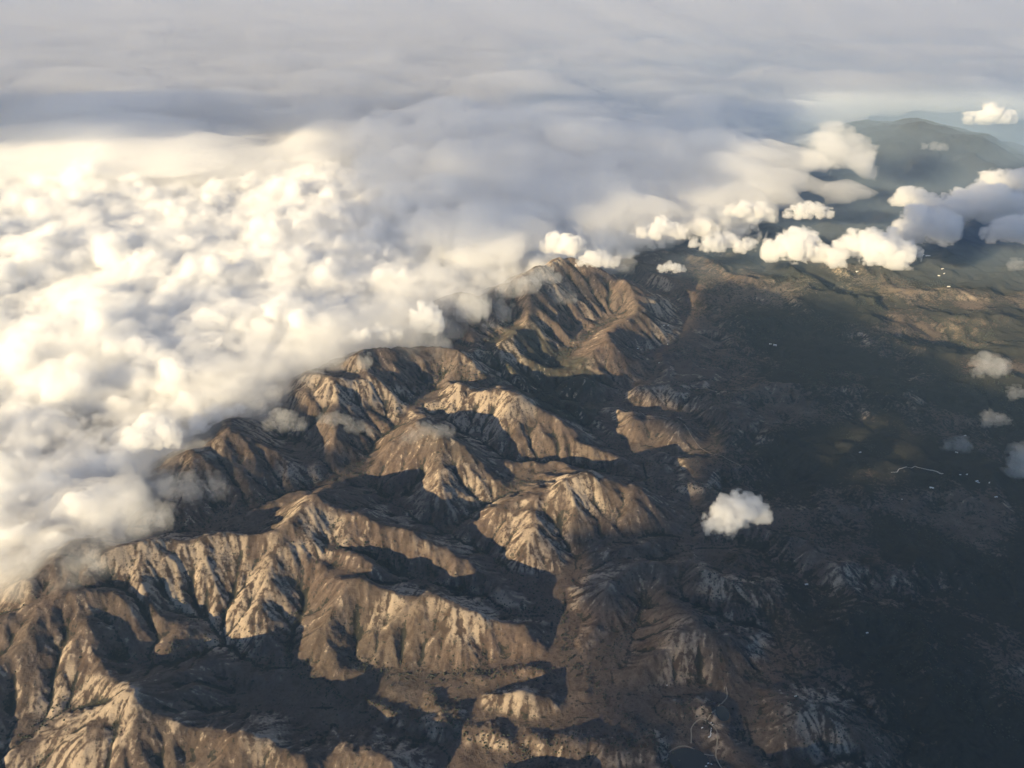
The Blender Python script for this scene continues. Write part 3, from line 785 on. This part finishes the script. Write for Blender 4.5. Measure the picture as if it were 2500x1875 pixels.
def shade_sheets():
    """unseen cloud sheets added out of view, shaped to shade the land and the cloud tops"""
    zc = 7200.0
    # (outline of the wanted shade on the land or cloud tops, their level, thickness, softness of the rim)
    shades = [
      ([(1300,1800),(1270,1640),(1225,1520),(1205,1440),(1195,1330),(1180,1210),(1225,1150),(1380,1125),(1490,1090),(1500,1000),(1440,900),(1370,840),(1400,760),(1490,690),(1520,640),(1560,610),(1640,625),(1800,660),(1960,740),(2120,815),(2260,860),(3000,960),(4200,2400),(1500,2400)], 300, 110, 2),
      ([(700,360),(735,440),(680,500),(760,560),(900,580),(1010,560),(1130,540),(1250,500),(1400,450),(1600,420),(1690,390),(1690,330),(1780,300),(1800,215),(-700,205),(-700,330),(0,330),(480,322),(640,300),(800,290),(760,320)], 1200, 6.5, 3),
      ([(1930,400),(2010,370),(2300,330),(2700,330),(2700,560),(2300,560),(2060,520),(1950,545)], 1350, 14, 2),
      ([(-300,216),(720,222),(640,290),(300,300),(-300,275)], 1200, 14, 3),
      ([(-900,206),(3000,216),(3000,-40),(-900,-40)], 1300, 4.6, 3)]
    cell = 320.0
    polys = []
    for uv, h, T, b in shades:
        off = (zc-h)/math.tan(SUN_EL); ox = SUN_DIR[0]/math.cos(SUN_EL)*off; oy = SUN_DIR[1]/math.cos(SUN_EL)*off
        polys.append([(x+ox, y+oy) for x, y in (unproj(u, v, h) for u, v in uv)])
    allp = sum(polys, [])
    x0 = min(p[0] for p in allp)-2000; x0 = max(x0, -90000); x1 = min(60000, max(p[0] for p in allp))+2000
    y0 = min(p[1] for p in allp)-2000; y1 = min(110000, max(p[1] for p in allp))+2000
    nx = int((x1-x0)/cell); ny = int((y1-y0)/cell)
    X, Y = np.meshgrid(x0+np.arange(nx)*cell, y0+np.arange(ny)*cell, indexing='ij')
    wx = X+fbm(X, Y, 2500, 3, 301)*260; wy = Y+fbm(X, Y, 2500, 3, 302)*260
    T = 0*X
    for pl, (uv, h, t, b) in zip(polys, shades):
        T = np.maximum(T, blur(poly_mask(wx, wy, pl).astype(float), b)**2*t*(1+.5*fbm(X, Y, 2400, 4, 303)))
    for u, v, h, R in [(1592, 1108, 1000, 520), (1818, 325, 2150, 1900)]:          # gaps cut on purpose so the sun reaches single clouds
        gx, gy = unproj(u, v, h); off = (zc-h)/math.tan(SUN_EL)
        gx += SUN_DIR[0]/math.cos(SUN_EL)*off; gy += SUN_DIR[1]/math.cos(SUN_EL)*off
        T = T*sstep(R*.6, R*1.5, np.hypot(X-gx, Y-gy))
    for u, v, h, R, q in [(1450, 1400, 300, 1000, 5), (1640, 1600, 250, 800, 5), (1410, 935, 300, 700, 5), (1700, 1290, 200, 900, 11), (1500, 1620, 200, 500, 5)]:   # thinned to pass some sun onto the dim slopes
        gx, gy = unproj(u, v, h); off = (zc-h)/math.tan(SUN_EL)
        gx += SUN_DIR[0]/math.cos(SUN_EL)*off; gy += SUN_DIR[1]/math.cos(SUN_EL)*off
        k = sstep(R*1.3, R*.5, np.hypot(X-gx, Y-gy)); T = np.where(T > q, T**(1-k)*q**k, T)
    print('high', nx, ny, x0, x1, y0, y1)
    o = slab('added_shade_sheet', X, Y, zc+T, zc-.25*T, T > .8, SHADE_SHEET)  # unseen sheet added to block the sun along the outlines above
    o['kind'] = 'stuff'; o['label'] = 'unseen overcast sheet added overhead, shaped to shade the land and cloud tops'
    off = (zc-1300)/math.tan(SUN_EL); X, Y = np.meshgrid(np.arange(-290000, 290001, 2500.)-off*.7, np.arange(104000, 350001, 2500.)-off*.7, indexing='ij')
    T = 0*X+2.5+1*fbm(X, Y, 30000, 3, 311)
    o = slab('added_far_shade_sheet', X, Y, zc+T, zc-.25*T, T > 0, SHADE_SHEET); o['kind'] = 'stuff'  # added out of view, dims the sun on the farthest cloud tops
    o['label'] = 'unseen far sheet added to shade the cloud tops towards the horizon'
shade_sheets(); far_sheets()
def near_swell(X, Y):
    r = 0
    for u, v, R, a in [(60, 1010, 900, 180), (130, 720, 900, 200), (80, 470, 1600, 260), (500, 450, 2200, 200), (330, 640, 1200, 120)]:
        x, y = unproj(u, v, 1300); r = r+a*np.exp(-((X-x)**2+(Y-y)**2)/(R*R))
    return r
SEA = [(-900,1240),(40,1200),(160,1165),(250,1120),(285,1070),(265,1010),(330,985),(420,900),(410,860),(470,815),(560,785),(640,750),(740,720),(860,690),(880,650),(990,610),(1090,585),(1180,570),(1260,545),(1340,520),(1500,475),(1620,470),(1680,430),(1640,350),(1500,320),(1300,310),(1000,300),(860,300),(760,318),(500,335),(180,335),(-900,335)]
cloud_sea('cloud_sea', SEA, 1050, 34.0, 640.0, 2000.0, CLOUD, 11, 540.0, 90.0, 430.0, 1050.0, 'thick cream and grey cloud sea covering the left of the mountains', nchild=10, level=near_swell)
FARSEA = [(-700,400),(200,395),(500,395),(760,385),(900,345),(1300,350),(1500,350),(1640,355),(1760,300),(1900,250),(2050,238),(2300,240),(3000,225),(3000,-14),(-700,-14)]
cloud_sea('far_cloud_sea', FARSEA, 1100, 320.0, 500.0, 2700.0, CLOUD_FAR, 23, 3400.0, 300.0, 900.0, 1600.0, 'distant grey cloud sea fading out towards the horizon', edge=3000., nchild=4, amp=110., ascale=3500., core=300., und=60., fringe=FRINGE_FAR, level=lambda X, Y: 220*sstep(36000, 50000, Y))
VEIL = volume_material('grey_stratus_drops', .0016, (1, 1, 1), .1)
STR = [(745,300),(770,420),(880,490),(1060,530),(1180,500),(1300,470),(1480,440),(1620,430),(1740,420),(1870,400),(1890,330),(1800,268),(1560,250),(1300,225),(1000,215),(800,235)]
cloud_sea('grey_stratus', STR, 1500, 150.0, 1050.0, 2300.0, VEIL, 37, 1800.0, 200.0, 500.0, 1650.0, 'smooth grey stratus in shade lying over the middle of the cloud sea', edge=2200., nchild=3, amp=120., ascale=1500., core=200., und=30., fringe=FRINGE_FAR)
RIM = volume_material('rim_mist_drops', .0011, (1, 1, 1), .1)
cloud_sea('rim_mist', [(-300,1250),(90,1235),(200,1200),(320,1140),(340,1080),(380,1010),(480,960),(520,880),(600,850),(700,800),(800,765),(920,735),(980,690),(1080,640),(1180,620),(1300,590),(1380,570),(1400,520),(1250,500),(1080,540),(900,590),(800,650),(640,700),(480,760),(340,860),(230,980),(180,1080),(60,1140),(-300,1150)], 900, 60.0, 640.0, 1500.0, RIM, 61, 620.0, 90.0, 300.0, 960.0, 'thin torn mist where the cloud sea spills over the ridges', edge=500., nchild=6, amp=110., ascale=420., core=70., und=170., fringe=RIM)
LITG = 'cumulus clouds in a row beyond the summit'; BANKG = 'grey clouds of the bank at the right edge'; SMALLG = 'small clouds over the dark valley at the right edge'; WG = 'wisps drifting over the sunlit hills'
cloud(1592,1108,1000,155,78,'small lone white cloud above the dark slopes at lower right',seed=1,n=6)
cloud(1722,528,1300,150,78,'bright cream cumulus with a lit lower left side, larger of the joined pair',seed=2,n=6,group=LITG)
cloud(1885,538,1300,205,72,'long pale cumulus trailing right from the bright cream one',seed=3,n=8,group=LITG)
cloud(1565,522,1300,155,46,'low bright cumulus between the small twin puff and the bright pair',seed=4,n=7,group=LITG)
cloud(1432,502,1300,115,44,'small twin-headed cumulus nearest the cloud-wrapped summit',seed=5,n=5,group=LITG)
cloud(1452,577,1150,64,28,'tiny bright puff just above the shaded valley head',seed=6,n=4,group=LITG)
cloud(1818,325,2150,125,66,'large soft glowing cloud standing alone below the grey overcast',seed=7,n=6,thin=True)
cloud(1748,457,1350,118,40,'small grey cumulus in shade above the bright pair',seed=8,n=5,group=LITG)
cloud(1620,452,1350,120,40,'dim grey cumulus at the right tip of the grey stratus',seed=9,n=5,group=LITG)
cloud(2005,490,1300,130,80,'rounded grey cumulus at the lower left corner of the right-hand bank',seed=10,n=6,group=BANKG)
cloud(2110,440,1350,240,70,'broad grey cumulus in the middle of the right-hand bank',seed=11,n=8,group=BANKG)
cloud(2190,385,1400,120,60,'tall grey cumulus cut by the right edge, highest of the bank',seed=12,n=6,group=BANKG)
cloud(1985,430,1350,120,44,'low dim cumulus at the upper left end of the right-hand bank',seed=13,n=5,group=BANKG)
cloud(2200,500,1300,110,60,'pale grey cumulus cut by the right edge, lowest of the bank',seed=14,n=5,group=BANKG)
cloud(2140,250,1500,110,36,'distant pale cloud strip beside the dark far mountain',seed=15,n=6)
cloud(2022,316,1500,46,16,'tiny faint cloud in front of the dark far mountain',seed=16,n=4,thin=True)
cloud(2142,792,1000,65,35,'grey puff over the shaded valley, largest of the small right-edge clouds',seed=17,n=5,thin=True,group=SMALLG)
cloud(2198,848,1000,43,20,'thin scrap of cloud just below the largest right-edge puff',seed=18,n=4,thin=True,group=SMALLG)
cloud(2152,906,1000,49,24,'flat grey scrap of cloud over the dark valley',seed=19,n=5,thin=True,group=SMALLG)
cloud(2072,962,1000,51,24,'thin torn wisp above the pale winding road',seed=20,n=5,thin=True,group=SMALLG)
cloud(2213,1005,1000,20,48,'narrow upright cloud sliver cut by the right edge',seed=21,n=3,thin=True,group=SMALLG)
cloud(2200,572,1000,34,20,'pale puff at the right edge above the green valley',seed=22,n=4,thin=True,group=SMALLG)
cloud(615,905,900,80,34,'thin pale wisp left of the central hill, leftmost over the sunlit hills',seed=23,n=5,thin=True,group=WG)
cloud(728,903,900,70,28,'faint wisp on the slope north of the central hill',seed=24,n=5,thin=True,group=WG)
cloud(775,925,850,60,22,'fainter wisp just below and right of its twin',seed=25,n=4,thin=True,group=WG)
cloud(925,935,900,100,30,'thin wisp lying on the top of the central hill',seed=26,n=6,thin=True,group=WG)
cloud(920,690,1000,84,66,'bright standing puff at the rim of the cloud sea above the ridge',seed=27,n=5,group=WG)
cloud(800,722,1000,150,40,'long low cream puff along the rim of the cloud sea',seed=28,n=7,group=WG)
cloud(1215,525,1300,110,56,'bright cream puff on the cloud-wrapped summit',seed=29,n=6,group=WG)
cloud(1290,560,1250,100,40,'cream wisp trailing right from the summit',seed=30,n=6,group=WG)
cloud(1170,600,1150,90,30,'thin cloud tongue hanging below the summit',seed=31,n=6,thin=True,group=WG)
cloud(1020,665,1000,60,60,'faint upright wisp in the hollow left of the summit slope',seed=32,n=4,thin=True,group=WG)
cloud(455,905,900,130,40,'bright ragged tongue reaching right from the big left cloud',seed=33,n=7,group=WG,lean=.3)
cloud(400,1050,800,150,44,'pale veil of cloud drifting over the low left hills',seed=34,n=7,thin=True,group=WG)
cloud(620,800,950,150,40,'low cream wisp fringing the cloud sea above the left ridge',seed=35,n=7,thin=True,group=WG)
cloud(330,940,1000,140,60,'torn white cloud at the inner edge of the big left cloud',seed=36,n=6,group=WG)
cloud(505,868,900,170,60,'pale torn wisp over the saddle beside the bright ragged tongue',seed=41,n=7,thin=True,group=WG)
cloud(690,768,1000,190,44,'long thin veil over the ridge between the low cream wisp and the low cream puff',seed=42,n=8,thin=True,group=WG)
cloud(985,650,1050,130,50,'soft wisp clinging to the rim right of the bright standing puff',seed=43,n=6,thin=True,group=WG)
cloud(1105,612,1150,120,44,'soft wisp against the left shoulder of the summit',seed=44,n=6,thin=True,group=WG)
cloud(290,1105,950,150,56,'dim wisp at the foot of the big left cloud above the dark valley',seed=45,n=6,thin=True,group=WG)
cloud(120,1190,850,200,50,'smoky veil under the lower edge of the big left cloud',seed=46,n=7,thin=True,group=WG)
# ---------------------------------------------------------------- roads, ponds, buildings, trees
def plain_mat(name, c1, c2, scale, rough=.8):
    m, nt, out = new_mat(name); geo = nt.nodes.new('ShaderNodeNewGeometry')
    b = nt.nodes.new('ShaderNodeBsdfPrincipled'); b.inputs['Roughness'].default_value = rough
    nt.links.new(mix(nt, noise(nt, geo.outputs['Position'], scale, 4), c1, c2), b.inputs['Base Color'])
    nt.links.new(b.outputs[0], out.inputs['Surface']); return m
ROAD = plain_mat('pale_dirt_road', (.20, .165, .125), (.34, .29, .22), 1/18)
ROAD_PALE = plain_mat('pale_gravel_road', (.32, .30, .27), (.48, .45, .40), 1/25)
WHITE = plain_mat('white_painted_metal', (.72, .72, .70), (.82, .82, .80), 1/3, .5)
WALL = plain_mat('whitewashed_wall', (.55, .52, .47), (.66, .63, .58), 1/3)
DOOR = plain_mat('dark_door_paint', (.05, .05, .055), (.09, .085, .08), 1/2)
m, nt, out = new_mat('pond_water')
b = nt.nodes.new('ShaderNodeBsdfPrincipled'); b.inputs['Base Color'].default_value = (.008, .016, .018, 1); b.inputs['Roughness'].default_value = .12
nt.links.new(b.outputs[0], out.inputs['Surface']); WATER = m
def Z6(x, y): return ((1500+x/5.53)*.8848, (1600+y/5.53)*.8848)
def Z8(x, y): return ((2050+x/5.53)*.8848, (1050+y/5.53)*.8848)
def on_ground(u, v, h=180.0):
    for _ in range(6):
        x, y = unproj(u, v, h); h = ground_z(x, y)
    return x, y, h
def road(name, uv, width, mat):
    pts = [on_ground(u, v)[:2] for u, v in uv]
    # a smooth line through the points
    P = np.array(pts); out = []
    for i in range(len(P)-1):
        p0, p1, p2, p3 = P[max(i-1, 0)], P[i], P[i+1], P[min(i+2, len(P)-1)]
        n = max(2, int(np.hypot(*(p2-p1))/7))
        for k in range(n):
            t = k/n; out.append(.5*((2*p1)+(p2-p0)*t+(2*p0-5*p1+4*p2-p3)*t*t+(3*p1-p0-3*p2+p3)*t**3))
    out.append(P[-1]); Q = np.array(out); T = np.gradient(Q, axis=0); T /= np.maximum(np.hypot(T[:, 0], T[:, 1])[:, None], 1e-6)
    Nn = np.stack([-T[:, 1], T[:, 0]], 1); V = []; F = []
    offs = (-.5, -.17, .17, .5)
    for a, b_ in zip(Q, Nn):
        zs = [ground_z(*(a+b_*width*k)) for k in offs]; zc = max(zs)
        for k, z in zip(offs, zs): p = a+b_*width*k; V.append((p[0], p[1], z*.4+zc*.6+.7))
        p = a-b_*width*.62; V.append((p[0], p[1], zs[0]-3)); p = a+b_*width*.62; V.append((p[0], p[1], zs[3]-3))
    order = (4, 0, 1, 2, 3, 5)
    for i in range(len(Q)-1):
        for a, b_ in zip(order[:-1], order[1:]): F.append((i*6+a, i*6+b_, i*6+6+b_, i*6+6+a))
    me = bpy.data.meshes.new(name); me.from_pydata(V, [], F); me.materials.append(mat)
    o = bpy.data.objects.new(name, me); COL.objects.link(o); o['kind'] = 'structure'; return o
road('quarry_road', [Z6(*p) for p in [(1035,1190),(1040,1080),(1040,980),(1110,890),(1190,855),(1240,880),(1290,800),(1350,750),(1450,650),(1520,560),(1510,420)]], 8, ROAD)
road('quarry_road', [Z6(*p) for p in [(1260,900),(1330,950),(1380,1020),(1392,1080),(1385,1200),(1370,1320),(1380,1400),(1450,1521),(1500,1600)]], 8, ROAD)
road('quarry_road', [Z6(*p) for p in [(690,1420),(740,1310),(850,1240),(960,1225),(1060,1260),(1180,1330),(1350,1350)]], 8, ROAD)
road('valley_road', [Z8(*p) for p in [(690,570),(770,566),(800,528),(870,506),(1000,497),(1050,502),(1150,525),(1270,560),(1400,592)]], 9, ROAD_PALE)
road('dirt_track', [(1300,893),(1330,880),(1370,890),(1400,900),(1440,905),(1500,950),(1560,985),(1600,1006)], 6, ROAD)
def pond(name, key, lab):
    u, v, h, rx, ry, dz = PONDS[key]; px, py = unproj(u, v, h); z = POND_Z[key]-.8; V = [(px, py, z)]; n = 72
    for i in range(n):
        a = 2*math.pi*i/n; r = 1.06+.02*math.sin(3*a+1); V.append((px+rx*r*math.cos(a), py+ry*r*math.sin(a), z))
    me = bpy.data.meshes.new(name); me.from_pydata(V, [], [(0, 1+i, 1+(i+1) % n) for i in range(n)]); me.materials.append(WATER)
    o = bpy.data.objects.new(name, me); COL.objects.link(o); o['kind'] = 'structure'
pond('quarry_pond_water', 'quarry', ''); pond('reservoir_water', 'reservoir', '')

def mesh_obj(name, V, F, mat, parent=None):
    me = bpy.data.meshes.new(name); me.from_pydata(V, [], F); me.materials.append(mat)
    o = bpy.data.objects.new(name, me); COL.objects.link(o); o.parent = parent; return o
def shed_meshes():
    # unit shed: length 1 along x, width .5, wall height .22, gable roof to .34
    L, W_, h, r, e = .5, .25, .22, .34, .03
    wv = [(-L, -W_, -.15), (L, -W_, -.15), (L, W_, -.15), (-L, W_, -.15), (-L, -W_, h), (L, -W_, h), (L, W_, h), (-L, W_, h), (-L, 0, r), (L, 0, r)]
    wf = [(0, 1, 5, 4), (2, 3, 7, 6), (1, 2, 6, 9, 5), (3, 0, 4, 8, 7), (3, 2, 1, 0)]
    s = e; t = .02
    rv = []
    for z in (0, t):
        rv += [(-L-s, -W_-s, h-.012+z), (L+s, -W_-s, h-.012+z), (L+s, 0, r+.003+z), (-L-s, 0, r+.003+z), (-L-s, W_+s, h-.012+z), (L+s, W_+s, h-.012+z)]
    rf = [(6, 7, 8, 9), (9, 8, 11, 10), (0, 3, 2, 1), (3, 4, 5, 2), (0, 1, 7, 6), (5, 4, 10, 11), (1, 2, 8, 7), (2, 5, 11, 8), (3, 0, 6, 9), (4, 3, 9, 10)]
    dv = [(-.12, -W_-.004, -.1), (.12, -W_-.004, -.1), (.12, -W_-.004, .17), (-.12, -W_-.004, .17), (-.12, -W_+.01, -.1), (.12, -W_+.01, -.1), (.12, -W_+.01, .17), (-.12, -W_+.01, .17)]
    df = [(0, 1, 2, 3), (1, 5, 6, 2), (4, 0, 3, 7), (3, 2, 6, 7), (5, 4, 7, 6), (0, 4, 5, 1)]
    return wv, wf, rv, rf, dv, df
_wv, _wf, _rv, _rf, _dv, _df = shed_meshes()
_first = {}
def building(name, cat, u, v, size, rot, label, group=None):
    x, y, z = on_ground(u, v)
    e = bpy.data.objects.new(name, None); COL.objects.link(e); e.empty_display_size = 5
    e.location = (x, y, z+.02*size); e.rotation_euler = (0, 0, rot); e.scale = (size, size, size)
    e['label'] = label; e['category'] = cat
    if group: e['group'] = group
    if not _first:
        for n, V, F, m in (('wall', _wv, _wf, WALL), ('roof', _rv, _rf, WHITE), ('door', _dv, _df, DOOR)): _first[n] = mesh_obj(n, V, F, m, e)
    else:
        for n, o in list(_first.items()): c = o.copy(); COL.objects.link(c); c.parent = e
    return e
QG = 'white sheds at the quarry'; FG = 'farm buildings scattered over the dark valley'; VG = 'buildings in the pale valley at the upper right'
for (px, py, s, r, lab) in [
  (1305,912,9,.4,'small white shed just outside the road bend, left of the close pair'),
  (1327,938,9,.4,'small white shed just outside the road bend, right of the close pair'),
  (1185,980,14,.5,'lone white shed on the flat quarry floor inside the ring road'),
  (1307,988,9,1.4,'topmost white shed of the curved row inside the quarry ring road'),
  (1304,1012,9,1.4,'second white shed from the top of the curved quarry row'),
  (1301,1034,10,1.5,'third white shed from the top of the curved quarry row'),
  (1303,1055,10,1.6,'third white shed from the bottom of the curved quarry row'),
  (1298,1077,12,1.2,'second white shed from the bottom of the curved quarry row'),
  (1281,1101,16,.6,'largest white shed, ending the curved quarry row at the bottom'),
  (1266,1460,13,.3,'white shed by the pond, nearer the road of the waterside sheds'),
  (1236,1500,14,.2,'white shed beside the pond shore, lowest in the photo'),
  (1310,1470,10,-.5,'narrow white shed between the pond and the road'),
  (710,403,9,1.3,'tiny white shed alone on the long slope left of the quarry')]:
    building('shed', 'shed', *Z6(px, py), s, r, lab, QG)
for (px, py, s, r, lab) in [
  (1240,785,36,-.4,'bright white barn alone below the winding pale road'),
  (275,303,22,.3,'white farmhouse at the foot of a dark hill, left of the winding road'),
  (2110,907,26,.1,'low white barn near the right edge of the dark valley'),
  (1578,305,26,-.6,'pale farmhouse under the thin torn cloud'),
  (1690,80,22,.2,'pale farmhouse just above the thin torn cloud'),
  (1850,695,30,.4,'grey farm building, larger of the cluster right of the winding road'),
  (1875,712,20,-.2,'small grey outbuilding beside the larger one right of the winding road'),
  (1715,603,22,.5,'pale farmhouse just right of the end of the winding road'),
  (1625,605,18,0,'low pale outbuilding nearest the end of the winding road'),
  (2022,710,20,.7,'grey farmhouse between the farm cluster and the right edge'),
  (840,935,12,.2,'tiny pale hut below the winding road'),]:
    building('farmhouse', 'house', *Z8(px, py), s, r, lab, FG)
for (u, v, s, r, lab) in [
  (2004,554,70,-.3,'large white building just below the right end of the long cumulus'),
  (1994,551,36,.1,'small white building joined to the left of the large valley building'),
  (2049,620,42,0,'bright white roof in the pale valley below the village'),
  (2036,581,36,.2,'uppermost white house of the pale valley village'),
  (2040,590,30,.7,'white house in the middle of the pale valley village'),
  (2028,596,34,-.4,'white house at the lower left of the pale valley village'),
  (1852,583,36,.2,'white house on the pale ridge below the long cumulus'),
  (1434,703,24,.1,'white house high on the shaded slope right of the sunlit spurs'),
  (1443,703,20,.6,'white outbuilding right beside the one on the shaded slope'),
  (1377,754,22,.2,'pale house low on the shaded slope, leftmost of the scattered ones'),
  (1442,744,22,.9,'pale house in the middle of the shaded slope'),
  (1424,784,20,.1,'pale house under the shaded spur, lowest of the scattered ones'),
  (1674,746,44,-.3,'long white greenhouse roof in the middle of the shaded valley'),
  (1664,743,30,-.3,'shorter white roof beside the long greenhouse roof'),
  (1742,1263,26,.2,'white farmhouse at the head of the pale field in the dark valley'),
  (1873,1367,18,.2,'tiny white hut on the dark slope at lower right'),
  (1718,1507,16,.2,'white hut on top of the dim rounded hill at lower right')]:
    building('house', 'house', u, v, s, r, lab, VG)

# trees along the creek and in the wooded hollows: far too many to tell apart
def woods():
    rs = np.random.RandomState(77)
    t = (1+5**.5)/2
    iv = np.array([(-1, t, 0), (1, t, 0), (-1, -t, 0), (1, -t, 0), (0, -1, t), (0, 1, t), (0, -1, -t), (0, 1, -t), (t, 0, -1), (t, 0, 1), (-t, 0, -1), (-t, 0, 1)]); iv /= np.linalg.norm(iv[0])
    fc = np.array([(0, 11, 5), (0, 5, 1), (0, 1, 7), (0, 7, 10), (0, 10, 11), (1, 5, 9), (5, 11, 4), (11, 10, 2), (10, 7, 6), (7, 1, 8), (3, 9, 4), (3, 4, 2), (3, 2, 6), (3, 6, 8), (3, 8, 9), (4, 9, 5), (2, 4, 11), (6, 2, 10), (8, 6, 7), (9, 8, 1)])
    spots = []
    for ln in VALLEYS:
        pts = densify([(*unproj(ln[0] and FR[ln[0]][0]+a*FR[ln[0]][2], FR[ln[0]][1]+b*FR[ln[0]][2], h), h) for a, b, h in ln[1:]], 12)
        for (x, y, h) in pts:
            for _ in range(2):
                spots.append((x+rs.normal(0, 45), y+rs.normal(0, 45)))
    n = 60000; X = rs.uniform(-4200, 7000, n); Y = rs.uniform(3200, 12500, n)
    hollow = sample(AREA_L, (X-X0)/CELL, (Y-Y0)/CELL); cv = sample(CURV, (X-X0)/CELL, (Y-Y0)/CELL)
    k = (hollow > 2.6)*(cv > 3)*(fbm(X, Y, 600, 3, 88) > -.1)+(X-(Y-5000)*.12 > 1500)*(fbm(X, Y, 900, 4, 89) > .25)
    spots += list(zip(X[k > 0], Y[k > 0]))
    spots = spots[:26000]
    V = []; F = []
    for i, (x, y) in enumerate(spots):
        if not (3000 < y < 15000): continue
        z = ground_z(x, y); r = rs.uniform(3.0, 7.5)*(1 if y < 8000 else 1.3)
        a = iv*(r*rs.uniform(.7, 1.3, (12, 1)))*(1.1, 1.1, .85)+(x, y, z+r*.45)
        F.append(fc+len(V)*12); V.append(a)
    V = np.concatenate(V); F = np.concatenate(F)
    me = bpy.data.meshes.new('woods'); me.vertices.add(len(V)); me.vertices.foreach_set('co', V.astype(np.float32).ravel())
    me.loops.add(F.size); me.loops.foreach_set('vertex_index', F.astype(np.int32).ravel()); me.polygons.add(len(F))
    me.polygons.foreach_set('loop_start', np.arange(0, F.size, 3, dtype=np.int32)); me.update(calc_edges=True)
    me.materials.append(plain_mat('dark_scrub_oak', (.018, .026, .014), (.045, .05, .028), 1/14, .9))
    o = bpy.data.objects.new('woods', me); COL.objects.link(o); o['kind'] = 'stuff'; o['label'] = 'dark scrub oaks filling the creek beds and hollows'
    print('woods', len(V)//12)
woods()
